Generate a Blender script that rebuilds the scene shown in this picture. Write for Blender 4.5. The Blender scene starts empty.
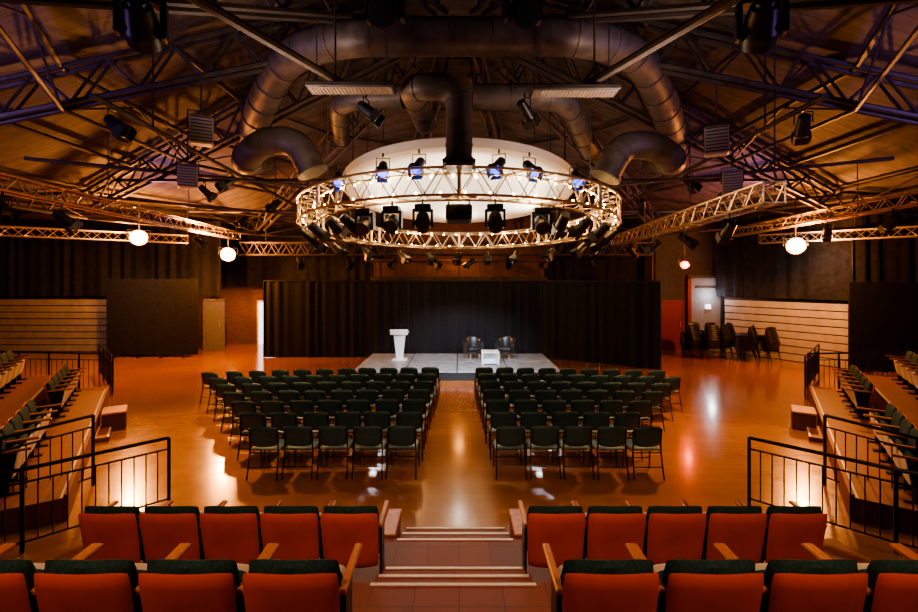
import bpy, math, random
from mathutils import Vector, Matrix
random.seed(7)
S=bpy.context.scene
V=Vector
# ------------------------------------------------------------------ materials
def mat(name,col,rough=.5,metal=0,emit=None,es=0,noise=0,nscale=8,bump=0,spec=.5,coat=0):
    m=bpy.data.materials.new(name); m.use_nodes=True
    nt=m.node_tree; b=nt.nodes['Principled BSDF']
    b.inputs['Base Color'].default_value=(*col,1)
    b.inputs['Roughness'].default_value=rough
    b.inputs['Metallic'].default_value=metal
    b.inputs['Specular IOR Level'].default_value=spec
    b.inputs['Coat Weight'].default_value=coat
    if emit:
        b.inputs['Emission Color'].default_value=(*emit,1); b.inputs['Emission Strength'].default_value=es
    if noise or bump:
        tc=nt.nodes.new('ShaderNodeTexCoord'); n=nt.nodes.new('ShaderNodeTexNoise')
        n.inputs['Scale'].default_value=nscale; n.inputs['Detail'].default_value=5
        nt.links.new(tc.outputs['Object'],n.inputs['Vector'])
        if noise:
            r=nt.nodes.new('ShaderNodeValToRGB')
            r.color_ramp.elements[0].position=.3; r.color_ramp.elements[1].position=.7
            r.color_ramp.elements[0].color=(*[c*(1-noise) for c in col],1)
            r.color_ramp.elements[1].color=(*[min(1,c*(1+noise)) for c in col],1)
            nt.links.new(n.outputs['Fac'],r.inputs['Fac']); nt.links.new(r.outputs['Color'],b.inputs['Base Color'])
        if bump:
            bp=nt.nodes.new('ShaderNodeBump'); bp.inputs['Strength'].default_value=bump; bp.inputs['Distance'].default_value=.02
            nt.links.new(n.outputs['Fac'],bp.inputs['Height']); nt.links.new(bp.outputs['Normal'],b.inputs['Normal'])
    return m
M={}
M['steel']=mat('dark_steel',(.07,.058,.054),.55,.4,noise=.3,nscale=3)
M['rail']=mat('rail_black_paint',(.02,.018,.018),.35,.3)
M['alu']=mat('aluminium_truss',(.68,.58,.45),.34,.85)
M['duct']=mat('duct_metal',(.12,.10,.09),.52,.25,noise=.3,nscale=4,bump=.1)
M['black']=mat('black_plastic',(.015,.015,.016),.4)
M['blackfab']=mat('black_fabric',(.016,.016,.018),.9,noise=.4,nscale=20,spec=.2)
M['drape']=mat('grey_drape',(.022,.021,.024),.85,noise=.3,nscale=6,spec=.2)
M['red']=mat('seat_back_red',(.54,.085,.048),.45,noise=.2,nscale=3,bump=.05)
M['green']=mat('green_upholstery',(.012,.038,.032),.85,noise=.4,nscale=60,bump=.2,spec=.3)
M['cgreen']=mat('chair_upholstery_green',(.038,.095,.10),.45,noise=.3,nscale=50,bump=.15)
M['ply']=mat('pale_plywood',(.62,.5,.36),.5,noise=.15,nscale=6)
M['board']=mat('panelling_boards',(.42,.37,.31),.6,noise=.15,nscale=3)
M['wood']=mat('armrest_wood',(.42,.14,.05),.35,noise=.25,nscale=12)
M['white']=mat('white_laminate',(.85,.87,.9),.3)
M['disc']=mat('white_reflector',(.86,.83,.77),.6,noise=.04,nscale=2)
M['leather']=mat('black_leather',(.025,.025,.028),.3,bump=.15,nscale=30)
M['stage']=mat('stage_deck_grey',(.27,.30,.34),.4,noise=.3,nscale=4)
M['stageskirt']=mat('stage_skirt',(.02,.02,.022),.7)
M['nosing']=mat('step_nosing_metal',(.6,.5,.42),.4,.4)
M['gap']=mat('panel_gap',(.03,.025,.02),.8)
M['warmlamp']=mat('warm_lamp_lens',(1,.6,.3),.3,emit=(1,.45,.12),es=60)
M['warmring']=mat('warm_lamp_reflector_glow',(.9,.3,.06),.6,emit=(1,.17,.012),es=1.6)  # ring emission stands in for the orange glow around the lamp
M['redlamp']=mat('red_lamp_lens',(1,.2,.1),.3,emit=(1,.08,.02),es=12)
M['redring']=mat('red_lamp_reflector_glow',(1,.2,.1),.3,emit=(1,.03,.01),es=.8)  # red glow around the lamp, put in as ring emission
M['bluelamp']=mat('blue_lamp_lens',(.05,.1,1),.3,emit=(.02,.08,1),es=4)
M['lens']=mat('spot_lens',(.5,.55,.6),.12,emit=(1,.9,.8),es=1.0)
M['darklens']=mat('dark_glass_lens',(.02,.025,.04),.08,spec=.8)
M['bulb']=mat('warm_bulb',(1,.8,.5),.3,emit=(1,.55,.2),es=75)
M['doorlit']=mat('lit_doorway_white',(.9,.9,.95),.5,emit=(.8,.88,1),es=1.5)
M['grille']=mat('batten_grille',(.4,.35,.32),.4,.3)
M['reddoor']=mat('red_door',(.2,.02,.015),.4)
M['greywall']=mat('grey_plaster',(.20,.20,.22),.8,noise=.1)
M['darkwall']=mat('dark_plaster',(.06,.05,.05),.85,noise=.2)
M['spk']=mat('speaker_box',(.36,.3,.28),.5)

def floor_mat():
    m=bpy.data.materials.new('polished_orange_floor'); m.use_nodes=True
    nt=m.node_tree;b=nt.nodes['Principled BSDF']
    tc=nt.nodes.new('ShaderNodeTexCoord'); n=nt.nodes.new('ShaderNodeTexNoise'); n.inputs['Scale'].default_value=.5; n.inputs['Detail'].default_value=8
    n2=nt.nodes.new('ShaderNodeTexNoise'); n2.inputs['Scale'].default_value=3.0; n2.inputs['Detail'].default_value=8
    for k in (n,n2): nt.links.new(tc.outputs['Object'],k.inputs['Vector'])
    r=nt.nodes.new('ShaderNodeValToRGB'); r.color_ramp.elements[0].position=.3; r.color_ramp.elements[1].position=.75
    r.color_ramp.elements[0].color=(.27,.10,.026,1); r.color_ramp.elements[1].color=(.42,.165,.045,1)
    nt.links.new(n.outputs['Fac'],r.inputs['Fac'])
    br=nt.nodes.new('ShaderNodeTexBrick'); br.inputs['Scale'].default_value=1; br.inputs['Brick Width'].default_value=.9; br.inputs['Row Height'].default_value=.13
    br.inputs['Mortar Size'].default_value=.002; br.inputs['Color1'].default_value=(1,1,1,1); br.inputs['Color2'].default_value=(.86,.84,.82,1); br.inputs['Mortar'].default_value=(.6,.55,.5,1)
    nt.links.new(tc.outputs['Object'],br.inputs['Vector'])
    mx=nt.nodes.new('ShaderNodeMix'); mx.data_type='RGBA'; mx.blend_type='MULTIPLY'; mx.inputs['Factor'].default_value=.6
    nt.links.new(r.outputs['Color'],mx.inputs['A']); nt.links.new(br.outputs['Color'],mx.inputs['B']); nt.links.new(mx.outputs['Result'],b.inputs['Base Color'])
    mr=nt.nodes.new('ShaderNodeMapRange'); mr.inputs['To Min'].default_value=.12; mr.inputs['To Max'].default_value=.28
    nt.links.new(n2.outputs['Fac'],mr.inputs['Value']); nt.links.new(mr.outputs['Result'],b.inputs['Roughness'])
    bp=nt.nodes.new('ShaderNodeBump'); bp.inputs['Strength'].default_value=.10; bp.inputs['Distance'].default_value=.02
    nt.links.new(n2.outputs['Fac'],bp.inputs['Height']); nt.links.new(bp.outputs['Normal'],b.inputs['Normal'])
    b.inputs['Specular IOR Level'].default_value=.6
    b.inputs['Coat Weight'].default_value=.4; b.inputs['Coat Roughness'].default_value=.12
    return m
M['floor']=floor_mat()
def brick_mat(name,c1,c2,mo,scale,w=.5,h=.25,ms=.01,rough=.7):
    m=bpy.data.materials.new(name); m.use_nodes=True
    nt=m.node_tree;b=nt.nodes['Principled BSDF']; b.inputs['Roughness'].default_value=rough
    tc=nt.nodes.new('ShaderNodeTexCoord'); br=nt.nodes.new('ShaderNodeTexBrick')
    br.inputs['Color1'].default_value=(*c1,1);br.inputs['Color2'].default_value=(*c2,1);br.inputs['Mortar'].default_value=(*mo,1)
    br.inputs['Scale'].default_value=scale;br.inputs['Brick Width'].default_value=w;br.inputs['Row Height'].default_value=h;br.inputs['Mortar Size'].default_value=ms
    return m,nt,b,tc,br
def tile_mat():
    m,nt,b,tc,br=brick_mat('tier_red_tile',(.19,.045,.022),(.16,.038,.02),(.09,.026,.016),1,.3,.3,.005,.55)
    br.offset=0
    nt.links.new(tc.outputs['Object'],br.inputs['Vector']); nt.links.new(br.outputs['Color'],b.inputs['Base Color'])
    return m
M['tile']=tile_mat()
def wall_brick():
    m,nt,b,tc,br=brick_mat('brick_wall',(.20,.10,.06),(.15,.075,.05),(.10,.07,.055),1,.24,.08,.008,.85)
    sx=nt.nodes.new('ShaderNodeSeparateXYZ'); cx=nt.nodes.new('ShaderNodeCombineXYZ')
    ad=nt.nodes.new('ShaderNodeMath'); ad.operation='ADD'
    nt.links.new(tc.outputs['Object'],sx.inputs[0]); nt.links.new(sx.outputs['X'],ad.inputs[0]); nt.links.new(sx.outputs['Y'],ad.inputs[1])
    nt.links.new(ad.outputs[0],cx.inputs['X']); nt.links.new(sx.outputs['Z'],cx.inputs['Y'])
    nt.links.new(cx.outputs[0],br.inputs['Vector']); nt.links.new(br.outputs['Color'],b.inputs['Base Color'])
    return m
M['brick']=wall_brick()
def deck_mat():
    m=bpy.data.materials.new('roof_deck_boards'); m.use_nodes=True
    nt=m.node_tree;b=nt.nodes['Principled BSDF']; b.inputs['Roughness'].default_value=.75
    tc=nt.nodes.new('ShaderNodeTexCoord'); sx=nt.nodes.new('ShaderNodeSeparateXYZ'); nt.links.new(tc.outputs['Object'],sx.inputs[0])
    mu=nt.nodes.new('ShaderNodeMath'); mu.operation='MULTIPLY'; mu.inputs[1].default_value=1/.42; nt.links.new(sx.outputs['Y'],mu.inputs[0])
    fr=nt.nodes.new('ShaderNodeMath'); fr.operation='FRACT'; nt.links.new(mu.outputs[0],fr.inputs[0])
    r=nt.nodes.new('ShaderNodeValToRGB'); r.color_ramp.elements[0].position=.0; r.color_ramp.elements[0].color=(.02,.02,.02,1)
    e=r.color_ramp.elements.new(.10); e.color=(1,1,1,1); r.color_ramp.elements[-1].color=(.75,.75,.75,1)
    nt.links.new(fr.outputs[0],r.inputs['Fac'])
    mp=nt.nodes.new('ShaderNodeMapping'); mp.inputs['Scale'].default_value=(.5,4,4); nt.links.new(tc.outputs['Object'],mp.inputs['Vector'])
    n=nt.nodes.new('ShaderNodeTexNoise'); n.inputs['Scale'].default_value=2.0; n.inputs['Detail'].default_value=9; nt.links.new(mp.outputs[0],n.inputs['Vector'])
    r2=nt.nodes.new('ShaderNodeValToRGB'); r2.color_ramp.elements[0].position=.3;r2.color_ramp.elements[1].position=.72
    r2.color_ramp.elements[0].color=(.045,.036,.034,1); r2.color_ramp.elements[1].color=(.115,.09,.083,1); nt.links.new(n.outputs['Fac'],r2.inputs['Fac'])
    mx=nt.nodes.new('ShaderNodeMix'); mx.data_type='RGBA'; mx.blend_type='MULTIPLY'; mx.inputs['Factor'].default_value=1
    nt.links.new(r2.outputs['Color'],mx.inputs['A']); nt.links.new(r.outputs['Color'],mx.inputs['B']); nt.links.new(mx.outputs['Result'],b.inputs['Base Color'])
    return m
M['deck']=deck_mat()

# ------------------------------------------------------------------ mesh builder
class MB:
    def __init__(s): s.v=[];s.f=[];s.m=[];s.mats=[]
    def mi(s,k):
        if k not in s.mats: s.mats.append(k)
        return s.mats.index(k)
    def add(s,vs,fs,k,T=None):
        o=len(s.v)
        s.v+= [tuple((T@V(p)) if T else p) for p in vs]
        i=s.mi(k)
        for f in fs: s.f.append([a+o for a in f]); s.m.append(i)
    def box(s,c,d,k,T=None):
        x,y,z=c;a,b,e=d[0]/2,d[1]/2,d[2]/2
        vs=[(x+i*a,y+j*b,z+l*e) for i in(-1,1) for j in(-1,1) for l in(-1,1)]
        s.add(vs,[(0,1,3,2),(4,6,7,5),(0,4,5,1),(2,3,7,6),(0,2,6,4),(1,5,7,3)],k,T)
    def bbox(s,c,d,k,e=.01,T=None):
        x,y,z=c;a,b,h=d[0]/2,d[1]/2,d[2]/2
        def loop(zz,i): return [(x+p*(a-i)+0,y+q*(b-i),zz) for p,q in((-1,-1),(1,-1),(1,1),(-1,1))]
        L=[loop(z-h,e),loop(z-h+e,0),loop(z+h-e,0),loop(z+h,e)]
        vs=sum(L,[]);fs=[(3,2,1,0),(12,13,14,15)]
        for r in range(3):
            for j in range(4): fs.append((r*4+j,r*4+(j+1)%4,r*4+4+(j+1)%4,r*4+4+j))
        s.add(vs,fs,k,T)
    def cyl(s,p1,p2,r,k,n=8,r2=None,T=None):
        p1=V(p1);p2=V(p2);d=(p2-p1)
        if d.length<1e-6:return
        d.normalize(); a=d.orthogonal().normalized(); b=d.cross(a); r2=r if r2 is None else r2
        vs=[];
        for p,rr in((p1,r),(p2,r2)):
            for i in range(n):
                t=2*math.pi*i/n; vs.append(tuple(p+a*math.cos(t)*rr+b*math.sin(t)*rr))
        fs=[(i,(i+1)%n,n+(i+1)%n,n+i) for i in range(n)]+[tuple(range(n-1,-1,-1)),tuple(range(n,2*n))]
        s.add(vs,fs,k,T)
    def tube(s,pts,r,k,n=8,T=None,caps=True):
        pts=[V(p) for p in pts]; N=len(pts); vs=[]; 
        ref=None
        for i,p in enumerate(pts):
            if i==0:t=pts[1]-p
            elif i==N-1:t=p-pts[i-1]
            else:t=(pts[i+1]-p).normalized()+(p-pts[i-1]).normalized()
            t.normalize()
            if ref is None: ref=t.orthogonal().normalized()
            else: ref=(ref-t*ref.dot(t)).normalized()
            b=t.cross(ref)
            for j in range(n):
                q=2*math.pi*j/n; vs.append(tuple(p+ref*math.cos(q)*r+b*math.sin(q)*r))
        fs=[]
        for i in range(N-1):
            for j in range(n): fs.append((i*n+j,i*n+(j+1)%n,(i+1)*n+(j+1)%n,(i+1)*n+j))
        if caps: fs+=[tuple(range(n-1,-1,-1)),tuple(range((N-1)*n,N*n))]
        s.add(vs,fs,k,T)
    def pillow(s,w,h,t,k,T=None,bend=0,c=.12,n=8,pw=6,taper=0):
        g=[math.sin(math.pi/2*(-1+2*i/n)) for i in range(n+1)]
        vs=[];fs=[]
        for sd in(1,-1):
            for v in g:
                for u in g:
                    th=t/2*((1-abs(u)**pw)*(1-abs(v)**pw))**.5
                    x=w/2*u*(1-c*abs(v)**6)*(1+taper*v); y=h/2*v*(1-c*w/h*abs(u)**6)
                    vs.append((x,bend*u*u+sd*th,y))
        W=n+1
        for sd in range(2):
            o=sd*W*W
            for i in range(n):
                for j in range(n):
                    q=(o+i*W+j,o+i*W+j+1,o+(i+1)*W+j+1,o+(i+1)*W+j)
                    fs.append(q[::-1] if sd==0 else q)
        s.add(vs,fs,k,T)
    def sphere(s,c,r,k,n=8,m=5,T=None):
        vs=[];fs=[]
        for i in range(m+1):
            a=math.pi*i/m
            for j in range(n):
                b=2*math.pi*j/n; vs.append((c[0]+r*math.sin(a)*math.cos(b),c[1]+r*math.sin(a)*math.sin(b),c[2]+r*math.cos(a)))
        for i in range(m):
            for j in range(n): fs.append((i*n+j,(i+1)*n+j,(i+1)*n+(j+1)%n,i*n+(j+1)%n))
        s.add(vs,fs,k,T)
    def obj(s,name,loc=(0,0,0),rz=0,smooth=True,ang=.7,parent=None):
        me=bpy.data.meshes.new(name); me.from_pydata(s.v,[],s.f)
        for k in s.mats: me.materials.append(M[k])
        me.polygons.foreach_set('material_index',s.m)
        if smooth:
            me.polygons.foreach_set('use_smooth',[True]*len(s.f)); me.set_sharp_from_angle(angle=ang)
        me.update()
        o=bpy.data.objects.new(name,me); S.collection.objects.link(o)
        o.location=loc;o.rotation_euler=(0,0,rz)
        if parent:o.parent=parent
        return o
def inst(o,name,loc,rz=0):
    q=bpy.data.objects.new(name,o.data); S.collection.objects.link(q); q.location=loc; q.rotation_euler=(0,0,rz); return q
def TR(loc=(0,0,0),rx=0,ry=0,rz=0):
    return Matrix.Translation(loc)@Matrix.Rotation(rz,4,'Z')@Matrix.Rotation(ry,4,'Y')@Matrix.Rotation(rx,4,'X')
def rpath(pts,r,n=6):
    pts=[V(p) for p in pts]; out=[pts[0]]
    for i in range(1,len(pts)-1):
        a,b,c=pts[i-1:i+2]; d1=(a-b);d2=(c-b); q=min(r,d1.length*.48,d2.length*.48)
        s0=b+d1.normalized()*q; s1=b+d2.normalized()*q
        for j in range(n+1):
            t=j/n; out.append(s0*(1-t)**2+b*2*t*(1-t)+s1*t*t)
    out.append(pts[-1]); return out
def boxtruss(mb,p1,p2,w,h,k,rc=.03,rw=.014,step=None,n=6):
    p1=V(p1);p2=V(p2);d=p2-p1;L=d.length;d.normalize()
    side=d.cross(V((0,0,1))).normalized()*w/2; up=V((0,0,h/2))
    step=step or h; N=max(1,round(L/step))
    cs=[side+up,-side+up,-side-up,side-up]
    for c in cs: mb.cyl(p1+c,p2+c,rc,k,n)
    for i in range(N):
        a=p1+d*L*i/N;b=p1+d*L*(i+1)/N
        for j in range(4):
            c0,c1=cs[j],cs[(j+1)%4]
            if (i+j)%2: c0,c1=c1,c0
            mb.cyl(a+c0,b+c1,rw,k,4)
    for a in (p1,p2):
        for j in range(4): mb.cyl(a+cs[j],a+cs[(j+1)%4],rw,k,4)
def lattice(mb,a1,a2,b1,b2,N,k,rc=.05,rw=.025):
    a1,a2,b1,b2=map(V,(a1,a2,b1,b2))
    mb.cyl(a1,a2,rc,k,6);mb.cyl(b1,b2,rc,k,6)
    for i in range(N):
        t0=i/N;t1=(i+.5)/N;t2=(i+1)/N
        mb.cyl(a1.lerp(a2,t0),b1.lerp(b2,t1),rw,k,4); mb.cyl(b1.lerp(b2,t1),a1.lerp(a2,t2),rw,k,4)

# ------------------------------------------------------------------ room shell
mb=MB(); mb.box((0,10,-.1),(46,30,.2),'floor'); mb.obj('floor',smooth=False)
def wall(name,a,b,h=8,k='drape',t=.2):
    a=V((*a,0));b=V((*b,0));d=b-a;L=d.length; mb=MB()
    mb.box((0,0,h/2),(L,t,h),k); c=(a+b)/2
    mb.obj(name,(c.x,c.y,0),math.atan2(d.y,d.x),smooth=False)
wall('wall_back',(-12,22.1),(8.6,22.1),9,'brick')
wall('wall_back_left',(-22,20.1),(-12,20.1),9,'brick')
wall('wall_left',(-22,-4),(-22,20.2),9,'brick')
wall('wall_right_back',(11.5,20.1),(13.9,16),9,'brick')
wall('wall_back_right',(8.6,20.2),(11.6,20.2),9,'darkwall')
wall('wall_passage_right',(8.6,20.2),(8.6,22.2),9,'brick')
wall('wall_passage_left',(-12,20.0),(-12,22.2),9,'brick')
wall('wall_far_right',(13.8,16.1),(21,16.1),9,'brick')
wall('wall_right',(21,-4),(21,16.2),9,'brick')
wall('wall_front',(-22,-4),(21,-4),9,'brick')
C=V((0,11,0))
def rz_(r): return max(10.4-.38*r,5.9)
mb=MB(); NS=12; rr=[0.01,4,8,11.84,34]
vs=[];fs=[]
for r in rr:
    for j in range(NS):
        a=2*math.pi*(j+.5)/NS; vs.append((r*math.cos(a),r*math.sin(a),rz_(r)))
for i in range(len(rr)-1):
    for j in range(NS): fs.append((i*NS+j,(i+1)*NS+j,(i+1)*NS+(j+1)%NS,i*NS+(j+1)%NS))
mb.add(vs,fs,'deck'); roof=mb.obj('ceiling',(0,11,0),smooth=False)
mb=MB()
for j in range(NS):
    a=2*math.pi*(j+.5)/NS; d=V((math.cos(a),math.sin(a),0))
    p=lambda r,dz:C+d*r+V((0,0,rz_(r)+dz))
    sd=V((-d.y,d.x,0))*.13
    for s_ in(-1,1):
        lattice(mb,p(1.5,-.2)+sd*s_,p(11.8,-.2)+sd*s_,p(1.5,-1.2)+sd*s_,p(11.8,-.75)+sd*s_,9,'steel',.055,.028)
    lattice(mb,p(11.9,-.12),p(19,-.12),p(11.9,-.7),p(19,-.6),7,'steel',.06,.03)
for r in(2.2,4.2,6.1,8,10,11.8,14,16.5):
    for j in range(NS):
        a=2*math.pi*(j+.5)/NS;b=2*math.pi*(j+1.5)/NS
        p=C+V((r*math.cos(a),r*math.sin(a),rz_(r)-.16));q=C+V((r*math.cos(b),r*math.sin(b),rz_(r)-.16))
        mb.cyl(p,q,.06,'steel',6)
        if r in(8,11.8):
            mb.cyl(p-V((0,0,.8)),q-V((0,0,.8)),.045,'steel',6)
            m_=(p+q)/2; mb.cyl(p-V((0,0,.8)),m_,.025,'steel',4); mb.cyl(q-V((0,0,.8)),m_,.025,'steel',4)
mb.obj('roof_truss_structure')

# ------------------------------------------------------------------ rigging steel (secondary)
mb=MB()
for x0,y0,z0,x1,y1,z1,r in[(-3.7,4.5,6.5,-1.9,8.3,6.5,.07),(3.8,4.5,6.5,2.1,8.4,6.5,.07),
    (-10,13.5,6.0,10,13.5,6.0,.05),(-10,17,5.6,10,17,5.6,.05),(-9,9.5,5.6,-3,13,5.6,.04),(9,9.5,5.6,3,13,5.6,.04),
    (-6,7.5,6.1,-6,18,5.75,.05),(6,7.5,6.1,6,18,5.75,.05),(-10,12,5.3,-4,17,5.3,.035),(10,12,5.3,4,17,5.3,.035)]:
    mb.cyl((x0,y0,z0),(x1,y1,z1),r,'steel' if r<.07 else 'duct',8)
for (x,y,z) in[(-3.2,5.6,6.5),(-2.1,7.8,6.5),(3.3,5.6,6.5),(2.3,7.8,6.5),(-6,9,6.05),(6,9,6.05),(-6,15,5.85),(6,15,5.85),(-6,13.5,6),(6,13.5,6),(-6,17,5.6),(6,17,5.6),(-3,13,5.6),(3,13,5.6),(-4,17,5.3),(4,17,5.3)]:
    r=math.hypot(x,y-11); mb.cyl((x,y,z),(x,y,rz_(r)-.03),.018,'steel',5)
mb.obj('rigging_pipe_grid')
mb=MB()
lattice(mb,(-9,18.8,4.6),(8,18.8,4.6),(-9,18.8,4.1),(8,18.8,4.1),28,'steel',.035,.02)
lattice(mb,(-9,19.3,4.6),(8,19.3,4.6),(-9,19.3,4.1),(8,19.3,4.1),28,'steel',.035,.02)
for x in range(-8,9,4): mb.cyl((x,19,4.6),(x,19,rz_(math.hypot(x,8))-.03),.02,'steel',5); mb.cyl((x,18.8,4.6),(x,19.3,4.6),.02,'steel',5)
mb.obj('rear_lighting_gantry')

# ------------------------------------------------------------------ ducts
def duct(paths,name):
    mb=MB()
    for pts,r,rad in paths:
        P=rpath(pts,rad,7); mb.tube(P,r,'duct',20)
        acc=0
        for i in range(1,len(P)):
            a,b=P[i-1],P[i];L=(b-a).length;d=(b-a).normalized()
            t=.8-acc
            while t<L:
                c=a+d*t; mb.cyl(c-d*.02,c+d*.02,r*1.06,'duct',20); t+=.8
            acc=L-(t-.8)
        for e,g in((P[0],P[1]),(P[-1],P[-2])):
            d=(g-e).normalized(); mb.cyl(e-d*.01,e+d*.06,r*1.12,'duct',20); mb.cyl(e-d*.015,e-d*.011,r*.9,'black',20)
    return mb.obj(name)
duct([([(-6.4,14,7.0),(-5.2,11.8,7.3),(-3.7,9.8,7.85),(-2.3,9.0,7.85),(2.6,9.0,7.85),(3.9,9.8,7.85),(5.4,11.8,7.3),(6.6,14,7.0)],.36,1.2)],'ventilation_main_duct')
duct([([(-.85,11.2,6.9),(-.85,8.0,6.45),(0,8.0,6.45),(0,8.0,5.15)],.23,.4)],'ventilation_drop_duct')
duct([([(-5.4,12.6,6.3),(-4.9,10.4,5.75),(-4.3,10.0,6.1),(-3.5,9.9,6.1),(-3.15,9.9,5.4)],.30,.6)],'ventilation_elbow_duct')
duct([([(5.4,12.6,6.3),(4.9,10.4,5.75),(4.3,10.0,6.0),(3.5,9.9,6.0),(3.15,9.9,5.3)],.30,.6)],'ventilation_elbow_duct')
duct([([(.3,9.7,6.95),(2.2,9.7,6.95),(3.6,12.6,6.6)],.27,.6)],'ventilation_branch_duct')
duct([([(-3.2,12.5,6.9),(-2.6,9.9,6.95),(-1.2,9.7,6.95)],.22,.6)],'ventilation_branch_duct')
mb=MB(); mb.box((0,0,0),(.56,.56,.06),'steel'); mb.box((0,0,-.05),(.46,.46,.05),'grille'); mb.obj('air_diffuser',(0,8.0,5.1))

# ------------------------------------------------------------------ reflector disc
mb=MB(); R=3.05; n=64
tilt=-.13
prof=[(0.001,.5),(1.2,.5),(2.4,.40),(R-.05,.14),(R,.10),(R,-.10),(R-.08,-.14),(2.5,-.05),(1.5,0),(0.001,0)]
vs=[];fs=[]
for r,z in prof:
    for j in range(n): a=2*math.pi*j/n; vs.append((r*math.cos(a),r*math.sin(a),z))
for i in range(len(prof)-1):
    for j in range(n): fs.append((i*n+j,(i+1)*n+j,(i+1)*n+(j+1)%n,i*n+(j+1)%n))
mb.add(vs,fs,'disc')
for j in range(8):
    a=2*math.pi*j/8; mb.cyl((2.5*math.cos(a),2.5*math.sin(a),.3),(2.5*math.cos(a),2.5*math.sin(a),2.2),.012,'steel',4)
o=mb.obj('ceiling_reflector_disc',(0,12.4,5.5)); o.rotation_euler=(tilt,0,0)

# ------------------------------------------------------------------ ring truss
RC=V((0,12.4,4.66)); RT=-.052; RR=3.9
mb=MB(); bl=MB(); n=40
def rp(a,r,z): 
    y=r*math.sin(a); return V((r*math.cos(a),y,z+RT*y))
for r,z in((RR+.22,.25),(RR-.22,.25),(RR-.22,-.25),(RR+.22,-.25)):
    mb.tube([rp(2*math.pi*i/80,r,z) for i in range(81)],.028,'alu',6)
for i in range(n):
    a=2*math.pi*i/n;b=2*math.pi*(i+1)/n; m_=(a+b)/2
    for (r0,z0,r1,z1) in((RR+.22,-.25,RR+.22,.25),(RR-.22,-.25,RR-.22,.25),(RR+.22,.25,RR-.22,.25),(RR+.22,-.25,RR-.22,-.25)):
        mb.cyl(rp(a,r0,z0),rp(m_,r1,z1),.015,'alu',4);mb.cyl(rp(m_,r1,z1),rp(b,r0,z0),.015,'alu',4)
    if i%5==0:
        for r in(RR+.22,RR-.22): mb.cyl(rp(a,r,-.25),rp(a,r,.25),.04,'alu',6)
        mb.cyl(rp(a,RR,.25),rp(a,RR,2.0),.012,'steel',4)
mb.obj('circular_lighting_truss',RC)
for i in range(110):
    a=2*math.pi*i/110; p=rp(a,RR+(.1 if i%2 else -.16),-.18 if i%2 else .18); bl.sphere(p,.024,'bulb',6,4)
bl.obj('string_lights',RC)

# ------------------------------------------------------------------ lamp fixtures (hang down from z=0)
def moving_head(lens='lens',scale=1,pitch=1.0):
    mb=MB(); s=Matrix.Scale(scale,4)
    mb.cyl((0,0,0),(0,0,-.1),.02,'black',6,T=s)
    mb.bbox((0,0,-.16),(.3,.24,.12),'black',.02,T=s)
    for x in(-.17,.17): mb.bbox((x,0,-.36),(.045,.12,.34),'black',.012,T=s)
    mb.box((0,0,-.215),(.38,.12,.04),'black',T=s)
    T=s@Matrix.Translation((0,0,-.42))@Matrix.Rotation(pitch,4,'X')
    mb.cyl((0,0,.17),(0,0,-.05),.11,'black',16,r2=.15,T=T); mb.cyl((0,0,-.05),(0,0,-.18),.15,'black',16,r2=.14,T=T)
    mb.cyl((0,0,-.181),(0,0,-.19),.115,lens,16,T=T); mb.cyl((0,0,.17),(0,0,.22),.08,'black',12,T=T)
    return mb
def par_can(lens='darklens',pitch=.9):
    mb=MB()
    mb.cyl((0,0,0),(0,0,-.08),.02,'black',6)
    mb.tube([(-.13,0,-.3),(-.13,0,-.1),(.13,0,-.1),(.13,0,-.3)],.012,'black',5)
    T=Matrix.Translation((0,0,-.3))@Matrix.Rotation(pitch,4,'X')
    mb.cyl((0,0,.16),(0,0,-.2),.09,'black',14,r2=.12,T=T); mb.cyl((0,0,-.2),(0,0,-.205),.1,lens,14,T=T)
    T=T@Matrix.Translation((0,0,-.2))
    for q in range(4):
        t=q*math.pi/2; mb.box((.13*math.cos(t),.13*math.sin(t),-.07),(.01+.2*abs(math.sin(t)),.01+.2*abs(math.cos(t)),.15),'black',T=T)
    return mb
def flood(lens,ring,s=1.35):
    mb=MB()
    mb.cyl((0,0,0),(0,0,-.15),.018,'black',6)
    mb.tube([(-.24*s,0,-.36),(-.24*s,0,-.1),(.24*s,0,-.1),(.24*s,0,-.36)],.012,'black',5)
    T=Matrix.Translation((0,0,-.36))@Matrix.Rotation(.1,4,'X')@Matrix.Scale(s,4)
    mb.cyl((0,.14,0),(0,0,0),.14,'black',18,r2=.21,T=T)
    mb.cyl((0,0,0),(0,-.02,0),.19,ring,20,T=T)
    mb.cyl((0,-.02,0),(0,-.05,0),.12,lens,16,T=T)
    return mb
mh=moving_head().obj('moving_head_light',(0,0,-50)); mhb=par_can().obj('par_can_light',(0,0,-50))
mhd=moving_head('darklens').obj('moving_head_light',(0,0,-50))
pcb=par_can('bluelamp',-.9).obj('blue_par_light',(0,0,-50))
def place(src,name,p,rz):
    return inst(src,name,p,rz)
rnd=random.Random(3)
def ring_place(src,name,deg,rz,dz=-.27,dr=0):
    a=math.radians(deg); return place(src,name,RC+rp(a,RR+dr,dz),rz)
for deg,r_ in [(260,.1),(280,-.1)]: ring_place(mh,'moving_head_light',deg,r_)
for deg in [242,294,251]: ring_place(mhd,'moving_head_light',deg,math.pi+rnd.uniform(-.5,.5))
for deg in [215,228,235,302,312,325,200,340,180,0,160,20,140,40,120,105,75,60,90]:
    ring_place(mhb,'par_can_light',deg,math.radians(deg)+math.pi/2+rnd.uniform(-.4,.4))
for deg in [226,246,258,282,292,312]:
    ring_place(pcb,'blue_par_light',deg,rnd.uniform(-.5,.5),.74,-.22)
mb=MB(); mb.bbox((0,0,-.35),(.5,.7,.3),'black',.03); mb.cyl((0,-.36,-.35),(0,-.42,-.35),.09,'darklens',16); 
for x in(-.2,.2): mb.cyl((x,0,0),(x,0,-.25),.015,'black',5)
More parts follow.
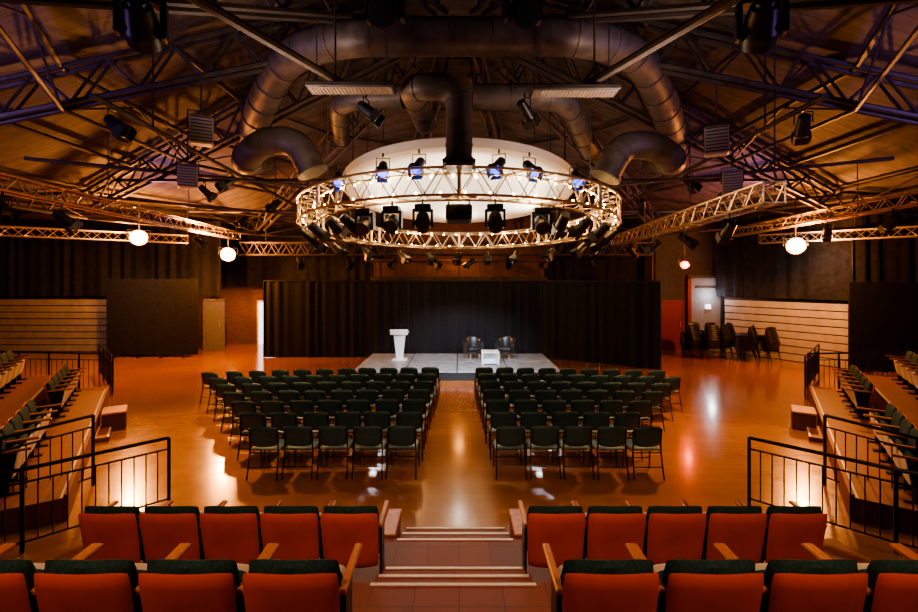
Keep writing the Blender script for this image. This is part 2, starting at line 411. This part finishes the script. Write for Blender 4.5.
mb.box((0,0,0),(.7,.1,.05),'steel'); mb.obj('ceiling_projector',(0,9.0,4.72))
def lampobj(lens,ring,name,p,zt,s=1.35):
    mb=flood(lens,ring,s); mb.cyl((0,0,0),(0,0,zt-p[2]),.02,'steel',5); return mb.obj(name,p,-math.atan2(p[0],p[1])+.0)
lampobj('warmlamp','warmring','warm_flood_light',(-11.15,16,4.9),5.88)
lampobj('warmlamp','warmring','warm_flood_light',(-9.05,18,4.42),4.75)
lampobj('warmlamp','warmring','warm_flood_light',(11.0,15,4.54),5.88)
q=lampobj('redlamp','redring','red_exit_light',(8.6,17.5,4.0),5.88,.8)
mh2=moving_head('darklens',1.5).obj('large_moving_head_light',(-4.15,6,7.05),.4)
inst(mh2,'large_moving_head_light',(3.95,6,7.05),-.4)
inst(mh2,'large_moving_head_light',(-1.1,6.9,7.75),3.0)
inst(mh2,'large_moving_head_light',(.95,6.9,7.75),3.3)
for x,y,z in[(-1.7,8.4,6.5),(1.2,8.4,6.5),(-6,8,6.1),(6,8,6.1),(-6,12,5.95),(6,12,5.95),(-6,15,5.85),(6,15,5.85),(-7.5,13.5,6),(8,13.5,6),(-5,17,5.6),(5,17,5.6),(8,17,5.6),(-8,17,5.6),(-1,18.8,4.1),(.5,18.8,4.1),(2,18.8,4.1),(-2.6,18.8,4.1),(3.6,18.8,4.1),(-4.5,18.8,4.1),(-6.5,18.8,4.1),(5.4,18.8,4.1)]:
    place(mhb,'par_can_light',(x,y,z),rnd.uniform(0,6.28))

# ------------------------------------------------------------------ aluminium trusses
def tr(name,p,q,w=.3,k='alu',hang=True):
    mb=MB(); boxtruss(mb,p,q,w,w,k,.026,.013,.3)
    p=V(p);q=V(q)
    if hang:
        N=max(2,int((q-p).length/3))
        for i in range(N+1):
            c=p.lerp(q,i/N); r=math.hypot(c.x,c.y-11); mb.cyl(c,(c.x,c.y,rz_(r)-.03),.012,'steel',5)
    mb.obj(name)
tr('lighting_truss',(-8.5,7.6,4.9),(-9.3,19.2,4.9))
tr('lighting_truss',(5.5,8.0,4.62),(6.3,18.4,4.62),.36)
tr('lighting_truss',(10.3,9.0,4.95),(11.0,18.4,4.95))
tr('lighting_truss',(15.3,13.6,4.6),(11.4,17.4,4.6))
tr('lighting_truss',(-17,14,4.7),(-11,18.6,4.7))
for i,(x,y,z) in enumerate([(-8.55,8.6,4.74),(-8.65,10.0,4.74),(-9.1,16,4.74),(5.6,9.5,4.44),(5.8,11.8,4.44),(6,14,4.44),(6.2,16.5,4.44),(10.4,11,4.8),(10.6,13.2,4.8)]):
    place(mhb,'par_can_light',(x,y,z),rnd.uniform(0,6.28))
mb=MB(); mb.bbox((0,0,0),(1.5,.34,.1),'steel',.02); mb.box((0,0,-.055),(1.42,.28,.02),'grille')
for i in range(24): mb.box((-.7+i*.0609,0,-.072),(.012,.27,.02),'spk')
for x in(-.6,.6): mb.cyl((x,0,.05),(x,0,1.2),.012,'steel',4)
b1=mb.obj('radiant_heater_batten',(-1.85,7.9,6.4)); inst(b1,'radiant_heater_batten',(1.98,7.9,6.35))
mb=MB(); mb.bbox((0,0,0),(.42,.32,.55),'spk',.03)
for i in range(8): mb.box((0,-.165,-.23+i*.065),(.37,.03,.018),'steel')
mb.tube([(-.23,0,0),(-.23,0,.38),(.23,0,.38),(.23,0,0)],.015,'steel',5); mb.cyl((0,0,.38),(0,0,1.1),.02,'steel',5)
sp=None
for x,y,z,r in[(-5.05,9,6.0,.5),(5.05,9,5.8,-.5),(-6.5,11,5.55,.5),(6.55,11,5.4,-.5)]:
    if sp is None: sp=mb.obj('hanging_louvred_speaker',(x,y,z),r)
    else: inst(sp,'hanging_louvred_speaker',(x,y,z),r)

# ------------------------------------------------------------------ curtains
def curtain(name,pts,z0,z1,k,wl=.28,amp=.09,seed=1):
    rn=random.Random(seed); P=[V((*p,0)) for p in pts]; vs=[];fs=[]
    samples=[]
    for i in range(len(P)-1):
        d=P[i+1]-P[i];L=d.length;nn=int(L/.045);d.normalize()
        for j in range(nn+(i==len(P)-2)): samples.append((P[i]+d*L*j/nn,V((-d.y,d.x,0))))
    ph=0;cols=len(samples)
    for p,nrm in samples:
        ph+=.045/wl*2*math.pi*rn.uniform(.4,1.6)
        for t in (0,.25,.5,.75,1):
            a=amp*(math.sin(ph)*(.6+.4*math.sin(ph*.23))+.4*math.sin(ph*.37+t))*(1-.35*t)
            q=p+nrm*a; vs.append((q.x,q.y,z0+(z1-z0)*t))
    for i in range(cols-1):
        for j in range(4): fs.append((i*5+j,(i+1)*5+j,(i+1)*5+j+1,i*5+j+1))
    mb=MB(); mb.add(vs,fs,k)
    for i in range(len(P)-1): mb.cyl(P[i]+V((0,0,z1)),P[i+1]+V((0,0,z1)),.025,'black',6)
    for p in P: mb.cyl(p+V((0,0,z0)),p+V((0,0,z1)),.025,'black',6)
    return mb.obj(name,ang=1.5)
curtain('stage_curtain',[(-7.7,18.1),(-2,18.1),(3.2,18),(6.85,15.6)],0.01,3.02,'blackfab',.36,.045)
curtain('wall_drape',[(-21.6,19.8),(-10.3,19.8)],2.35,5.6,'drape',.5,.06,3)
curtain('wall_drape',[(11.1,19.8),(13.5,15.75),(20.8,15.7)],2.35,5.6,'drape',.5,.06,4)
curtain('wall_drape',[(-11.6,21.6),(-3.5,21.6)],2.7,5.6,'drape',.5,.06,5)
curtain('wall_drape',[(4.2,21.5),(8.3,21.0)],2.2,5.6,'drape',.5,.06,6)
def partition(name,a,b,h):
    a=V((*a,0));b=V((*b,0));L=(b-a).length; mb=MB(); N=4
    for i in range(N):
        mb.bbox((-L/2+L*(i+.5)/N,0,h/2+.05),(L/N-.01,.06,h-.1),'blackfab',.01)
        mb.box((-L/2+L*(i+.5)/N,0,.03),(.06,.5,.05),'black')
        mb.cyl((-L/2+L*i/N,0,0.01),(-L/2+L*i/N,0,h+.02),.025,'black',6)
    c=(a+b)/2;d=b-a; mb.obj(name,(c.x,c.y,0),math.atan2(d.y,d.x))
partition('portable_partition_screen',(-13.95,18.2),(-10.35,18.2),3.1)
partition('portable_partition_screen',(13.0,15.3),(17.5,15.3),3.0)
def panelling(name,a,b,off):
    a=V((*a,0));b=V((*b,0));L=(b-a).length; mb=MB()
    mb.box((0,.03,1.12),(L,.06,2.24),'gap')
    for i in range(8): mb.bbox((0,-.02,.14+.28*i),(L,.05,.245),'board',.008)
    c=(a+b)/2;d=b-a; mb.obj(name,(c.x,c.y,0),math.atan2(d.y,d.x))
panelling('slatted_wall_panelling',(-21.5,19.75),(-14.0,19.6),0)
panelling('slatted_wall_panelling',(11.35,19.55),(13.45,15.75),0)
panelling('slatted_wall_panelling',(13.6,15.75),(20.8,15.75),0)
def door(name,c,w,h,k,fr='greywall',rz=0,glass=False):
    mb=MB(); mb.bbox((0,0,h/2),(w,.05,h),k,.008)
    mb.box((-w/2-.04,0,h/2+.02),(.08,.12,h+.04),fr);mb.box((w/2+.04,0,h/2+.02),(.08,.12,h+.04),fr);mb.box((0,0,h+.04),(w+.16,.12,.08),fr)
    mb.cyl((w/2-.1,-.07,1),(w/2-.1,-.07,1.25),.015,'nosing',6)
    mb.obj(name,c,rz)
door('door_1',(-10.7,20.05,0),.75,2.15,'greywall')
door('door_2',(-9.2,21.93,0),.7,2.0,'doorlit','white')  # panel emission stands in for the lit room behind
door('door_3',(9.3,20.03,0),.85,2.1,'reddoor','reddoor')
mb=MB(); mb.box((0,0,1.9),(1.3,.08,2.5),'greywall'); mb.box((0,-.05,2.75),(.9,.04,.1),'steel'); mb.bbox((.05,-.1,1.9),(.2,.12,.2),'doorlit',.02); mb.box((0,-.05,.32),(1.3,.1,.64),'reddoor')
mb.box((-.75,-.05,1.6),(.14,.16,3.2),'reddoor'); mb.box((.72,-.05,1.6),(.1,.16,3.2),'steel'); mb.box((0,-.05,3.2),(1.6,.16,.12),'steel')
mb.obj('lit_wall_alcove_panel',(10.75,20.02,0))
mb=MB(); mb.box((0,0,3.1),(8,.3,.18),'steel'); mb.box((0,.1,3.6),(7.8,.1,.8),'brick')
for i in range(9): mb.cyl((-3.8+i*.95,-.1,3.19),(-3.8+i*.95,-.1,3.9),.02,'steel',5)
mb.cyl((-3.9,-.1,3.9),(3.9,-.1,3.9),.025,'steel',6)
for x in(-3.9,3.9): mb.box((x,0,1.55),(.15,.15,3.1),'steel')
mb.obj('control_gallery_balcony',(0,20.9,0))

# ------------------------------------------------------------------ conference chair
def chair_mesh(mb,T=Matrix.Identity(4),c='cgreen'):
    k='rail'
    for s in(-1,1):
        x=.22*s
        mb.tube([T@V(p) for p in rpath([(x,.22,.01),(x,.19,.44),(x,-.19,.43)],.06,4)],.012,k,6)
        mb.tube([T@V(p) for p in rpath([(x*1.05,-.28,.01),(x,-.17,.46),(x*.93,-.25,.80)],.15,4)],.012,k,6)
    mb.cyl((-.22,.2,.18),(.22,.2,.18),.009,k,5,T=T); mb.cyl((-.22,-.2,.41),(.22,-.2,.41),.009,k,5,T=T); mb.cyl((-.22,-.24,.2),(.22,-.24,.2),.009,k,5,T=T)
    mb.pillow(.46,.44,.07,c,T@TR((0,.02,.455),rx=math.radians(90)),c=.08,n=6)
    mb.pillow(.46,.34,.055,c,T@TR((0,-.225,.66),rx=math.radians(11)),bend=.035,c=.14,n=8)
mb=MB(); chair_mesh(mb); ch=mb.obj('conference_chair',(0,0,-60))
cn=[5,6,7,8,9,10,11]
for side in(-1,1):
    for i,nch in enumerate(cn):
        d=7.35+.79*i
        if side==1: nch=[5,5,6,7,8,9,9][i]
        for j in range(nch):
            x=(.84-.025*i+.53*j)
            y=d-.014*x*x*(.3+i/6)
            ang=math.atan2(.032*x*(.3+i/6),1)*1.0
            inst(ch,'conference_chair',(side*x+rnd.uniform(-.012,.012)-.05,y+rnd.uniform(-.02,.02),0),side*ang+rnd.uniform(-.03,.03))
bpy.data.objects.remove(ch)
mb=MB()
for i in range(7): chair_mesh(mb,TR((0,.03*i,.085*i)),'black')
stk=mb.obj('stacked_chairs',(9.1,17.9,0),.3)
for x,y,r in[(9.7,17.6,-.2),(10.3,17.9,.5),(10.85,17.2,.9),(11.35,17.8,1.0),(9.5,18.6,2.9),(10.2,18.7,.2),(10.9,18.6,1.5),(11.5,17.0,.3)]: inst(stk,'stacked_chairs',(x,y,0),r)

# ------------------------------------------------------------------ stage
mb=MB(); 
for i in range(4):
    for j in range(2):
        w=6.4/4;l=3.3/2
        mb.bbox((-3.2+w*(i+.5),13.95+l*(j+.5),.27),(w-.03,l-.03,.06),'stage',.006)
mb.box((0,15.6,.12),(6.3,3.2,.24),'stageskirt')
mb.obj('stage_platform',(-.06,0,0))
mb=MB(); mb.bbox((0,0,.02),(.5,.42,.04),'white',.01)
vs=[(-.11,-.08,.04),(.11,-.08,.04),(.11,.08,.04),(-.11,.08,.04),(-.2,-.14,.92),(.2,-.14,.92),(.2,.14,.92),(-.2,.14,.92)]
mb.add(vs,[(0,1,5,4),(1,2,6,5),(2,3,7,6),(3,0,4,7),(3,2,1,0),(4,5,6,7)],'white')
mb.bbox((0,0,0),(.62,.44,.05),'white',.012,T=TR((0,0,.99),rx=-.3)); mb.bbox((0,-.23,.98),(.6,.03,.18),'white',.01)
mb.tube([(0,.1,1.0),(0,.16,1.18),(0,.1,1.28)],.008,'black',5)
mb.obj('lectern',(-2.05,15.9,.3))
def armchair():
    mb=MB(); n=22; vs=[];fs=[]
    for i in range(n+1):
        a=math.radians(-30+240*i/n); t=abs(i/n-.5)*2; h=.74-.16*t**1.5
        for r,z in((.36,.2),(.38,h-.03),(.35,h),(.29,h),(.27,h-.04),(.27,.2)): vs.append((r*math.cos(a),r*math.sin(a)*.95,z))
    for i in range(n):
        for j in range(6): fs.append((i*6+j,(i+1)*6+j,(i+1)*6+(j+1)%6,i*6+(j+1)%6))
    fs+=[(0,1,2,3,4,5),tuple(n*6+5-q for q in range(6))]
    mb.add(vs,fs,'leather'); mb.pillow(.54,.56,.18,'leather',TR((0,-.04,.36),rx=math.pi/2),c=.1); mb.cyl((0,0,.2),(0,0,.28),.3,'leather',20)
    for a in(45,135,225,315): a=math.radians(a); mb.cyl((.24*math.cos(a),.24*math.sin(a),0),(.22*math.cos(a),.22*math.sin(a),.2),.015,'nosing',6)
    return mb
ac=armchair().obj('tub_armchair',(.5,16.2,.302),.35); inst(ac,'tub_armchair',(1.65,16.2,.302),-.35)
mb=MB(); mb.bbox((0,0,.40),(.58,.5,.05),'white',.01)
for x in(-.26,.26): mb.bbox((x,0,.19),(.04,.48,.38),'white',.006)
mb.bbox((0,0,.05),(.5,.46,.03),'white',.005); mb.bbox((0,.2,.2),(.5,.03,.3),'white',.005); mb.obj('coffee_table',(1.03,15.2,.3))

# ------------------------------------------------------------------ theatre seat
def seat():
    mb=MB(); tl=math.radians(10)
    T=TR((0,0,.455),rx=tl)
    mb.pillow(.475,.51,.045,'red',T@TR((0,-.02,-.018)),bend=.02,c=.05,n=8,pw=10,taper=.03)
    mb.pillow(.468,.50,.09,'green',T@TR((0,.038,.014)),bend=.02,c=.07,n=8,taper=.02)
    T2=TR((0,.19,.36),rx=math.radians(-10)); mb.pillow(.43,.38,.10,'green',T2@TR((0,-.03,0)),c=.08,n=6); mb.pillow(.43,.38,.03,'ply',T2@TR((0,.045,0)),c=.08,n=6,pw=10)
    for s in(-1,1):
        mb.bbox((s*.246,.12,.28),(.02,.14,.54),'rail',.005); mb.bbox((s*.246,.12,.012),(.05,.34,.024),'rail',.004)
        mb.bbox((s*.246,.22,.57),(.042,.40,.032),'wood',.008,T=TR((0,0,-.02),rx=.03))
    mb.cyl((-.24,.12,.3),(.24,.12,.3),.02,'rail',6)
    return mb
st=seat().obj('theatre_seat',(0,0,-60))
for side in(-1,1):
    for j in range(5):
        inst(st,'theatre_seat',(side*(.86+.502*j)-.05,3.84,.48),0)
    for j in range(6):
        inst(st,'theatre_seat',(side*(.80+.52*j)-.04,2.32,.96),0)
mb=MB()
mb.box((0,3.94,.24),(7.6,1.4,.48),'tile'); mb.box((0,2.47,.48),(10,1.54,.96),'tile'); mb.box((0,-1.1,.72),(14,5.6,1.44),'tile')
mb.obj('seating_tier_floor',smooth=False)
mb=MB(); 
for y0,y1,z in((4.64,5.04,.32),(5.04,5.44,.16),):
    mb.box((0,(y0+y1)/2,z/2),(1.2,y1-y0,z),'tile'); 
for y0,y1,z in((3.24,3.58,.80),(3.58,3.93,.64)):
    mb.box((0,(y0+y1)/2,(z+.48)/2),(1.2,y1-y0,z-.48),'tile')
for y,z in((5.44,.16),(5.04,.32),(4.64,.48),(3.93,.64),(3.58,.80),(3.24,.96)):
    mb.box((0,y-.03,z+.003),(1.16,.028,.008),'nosing')
for s in(-1,1): mb.bbox((s*.68,4.92,.24),(.13,.5,.48),'tile',.01); mb.bbox((s*.68,4.92,.495),(.15,.52,.03),'wood',.008)
mb.obj('aisle_steps',(-.04,0,0),smooth=False)

# ------------------------------------------------------------------ side seating
def side_block(origin,th,groups,aisle,L):
    mb=MB()
    for k in range(4):
        z=.3+.42*k; mb.box((L/2,-1.0*k-.5,z/2),(L,1.0,z),'tile'); mb.box((L/2,-1.0*k-.01,z+.002),(L,.05,.006),'nosing')
    for k in range(4):
        z=.3+.42*k; mb.box((aisle,-1.0*k+.14,z-.21-.105+.0),(.9,.28,.21),'tile'); mb.box((aisle,-1.0*k+.26,z-.208),(.86,.03,.01),'nosing')
    mb.box((L/2,.03,.17),(L,.05,.34),'tile')
    mb.obj('side_seating_riser',origin,th,smooth=False)
    R_=Matrix.Rotation(th,3,'Z')
    for k in range(3):
        for g0,g1 in groups:
            n_=int((g1-g0)/.52)
            for j in range(n_):
                p=R_@V((g0+.27+.52*j,-1.0*k-.78,0)); inst(st,'theatre_seat',(origin[0]+p.x,origin[1]+p.y,.3+.42*k),th)
A=math.radians(56)
side_block((-9.2,12.0,0),-A,[(.3,3.0),(4.3,7.2)],3.65,7.4)
side_block((9.2-7.4*math.cos(A),12.0-7.4*math.sin(A),0),A,[(.2,3.1),(4.4,7.1)],3.75,7.4)
bpy.data.objects.remove(st)

# ------------------------------------------------------------------ railings
def railing(name,pts,h=1.0,base=0,post=1.0,bar=.13):
    mb=MB(); P=[V((p[0],p[1],p[2] if len(p)>2 else base)) for p in pts]; H=V((0,0,h))
    mb.tube([p+H for p in P],.024,'rail',8)
    mb.tube([p+H*.84 for p in P],.013,'rail',6)
    mb.tube([p+H*.12 for p in P],.013,'rail',6)
    for i in range(len(P)-1):
        a,b=P[i],P[i+1];L=(b-a).length;N=max(1,round(L/post))
        for j in range(N+1):
            c=a.lerp(b,j/N); mb.cyl(c,c+H,.022,'rail',8)
        nb=int(L/bar)
        for j in range(1,nb): c=a.lerp(b,j/nb); mb.cyl(c+H*.12,c+H*.84,.008,'rail',5)
    return mb.obj(name)
for s in(-1,1):
    railing('handrail_railing',[(s*3.95,6.25),(s*4.95,5.2),(s*6.3,4.2)],.94)
    railing('handrail_railing',[(s*5.5,6.9),(s*5.9,5.9),(s*7.4,4.9,.2)],1.05)
    railing('handrail_railing',[(s*9.35,12.3),(s*12.9,12.6)],1.1,bar=.15)
    railing('handrail_railing',[(s*9.35,12.4),(s*11.6,14.8)],1.0,bar=.15)
mb=MB(); mb.bbox((0,0,.17),(.6,.4,.34),'tile',.02); mb.bbox((0,0,.36),(.62,.42,.04),'wood',.01); cs=mb.obj('wooden_step_box',(-7.2,9.6,0),-.975); inst(cs,'wooden_step_box',(7.2,9.6,0),.975)

# ------------------------------------------------------------------ lights
def aim(o,t): o.rotation_euler=(V(t)-o.location).to_track_quat('-Z','Y').to_euler()
def light(kind,name,p,t,e,col,size=.3,angle=60,blend=.6):
    l=bpy.data.lights.new(name,kind); l.energy=e;l.color=col
    if kind=='AREA': l.shape='DISK'; l.size=size
    elif kind=='SPOT': l.spot_size=math.radians(angle); l.spot_blend=blend; l.shadow_soft_size=size
    else: l.shadow_soft_size=size
    o=bpy.data.objects.new(name,l); S.collection.objects.link(o); o.location=p
    if t is not None: aim(o,t)
    return o
W=(1,.54,.24);O=(1,.36,.09);CW=(.78,.88,1);P=(.5,.30,.95)
for x in(-2.2,0,2.2): light('SPOT','stage_spot',(x,9.4,4.0),(x*.5,15.6,.3),1100,CW,.08,40,.5)
for a in range(0,360,60):
    a=math.radians(a+30); p=RC+V((2.6*math.cos(a),2.6*math.sin(a),-.1)); light('SPOT','reflector_uplight',p,(p.x*.5,12.4+(p.y-12.4)*.5,5.6),165,(1,.88,.7),.1,150,1)
for a in range(0,360,45):
    a=math.radians(a+22); p=RC+V((3.9*math.cos(a),3.9*math.sin(a),-.02)); light('POINT','truss_glow',p,None,30,(1,.52,.18),.2)
for p in((-11.0,15.4,4.5),(-8.95,17.4,4.05),(10.8,14.4,4.15)): light('POINT','flood_glow',p,None,1000,O,.12)
light('POINT','exit_glow',(8.6,17.2,3.6),None,45,(1,.12,.04),.05)
for x in(-1,1):
    light('SPOT','house_warm',(x*4.7,9.6,5.2),(x*4.5,9.0,0),1050,W,.12,85,1)
    light('SPOT','seat_warm',(x*2.2,.8,5.2),(x*1.76,3.4,1.1),430,(1,.6,.38),.3,80,1)
    light('SPOT','side_warm',(x*5.2,7.0,5.4),(x*7.5,8.0,.8),230,(1,.72,.46),.2,100,1)
    light('SPOT','roof_purple',(x*8.8,5,4.8),(x*8.2,7,8),480,P,.2,150,1)
    light('SPOT','roof_purple_far',(x*9.3,14,5.0),(x*7.7,16,8),190,P,.2,140,1)
    light('SPOT','roof_fill_warm',(x*3.3,7,5.2),(x*2.2,9,9),230,(1,.72,.56),.2,150,1)  # added fill, lifts the dark roof; no fixture modelled
    light('SPOT','roof_fill_warm_far',(x*3.8,16,5.0),(x*2.7,15,9),70,(1,.68,.5),.2,150,1)  # added fill for the far part of the roof
    light('SPOT','panel_warm',(x*12.1,15.2,5.0),(x*14.3,19.5,1),180,(1,.84,.68),.2,90,1)
    light('SPOT','chair_backlight',(x*3.2,17.0,3.9),(x*2.6,9.5,.5),300,(.88,.94,1),.4,60,.9)
light('SPOT','house_centre',(0,11.4,3.9),(0,10.8,0),210,(1,.66,.38),.5,130,1)
light('POINT','passage_glow',(-10.4,21,1.9),None,30,O,.1)
light('POINT','alcove_glow',(10.8,19.6,2.4),None,22,(.9,.95,1),.08)
light('POINT','gallery_glow',(0,20.2,4.2),None,40,O,.15)
w=bpy.data.worlds.new('world'); S.world=w; w.use_nodes=True; w.node_tree.nodes['Background'].inputs[0].default_value=(.03,.025,.04,1); w.node_tree.nodes['Background'].inputs[1].default_value=.3
for o in list(bpy.data.objects):
    if o.location.z<-20: bpy.data.objects.remove(o)
# ------------------------------------------------------------------ camera
c=bpy.data.cameras.new('camera'); c.sensor_width=36; c.lens=18; c.shift_y=-27/918; c.clip_start=.05
co=bpy.data.objects.new('camera',c); S.collection.objects.link(co); co.location=(.0,0,3.1); co.rotation_euler=(math.pi/2,0,0); S.camera=co
try: S.view_settings.look='AgX - Medium High Contrast'
except Exception as ex: print(ex)
S.view_settings.exposure=.35
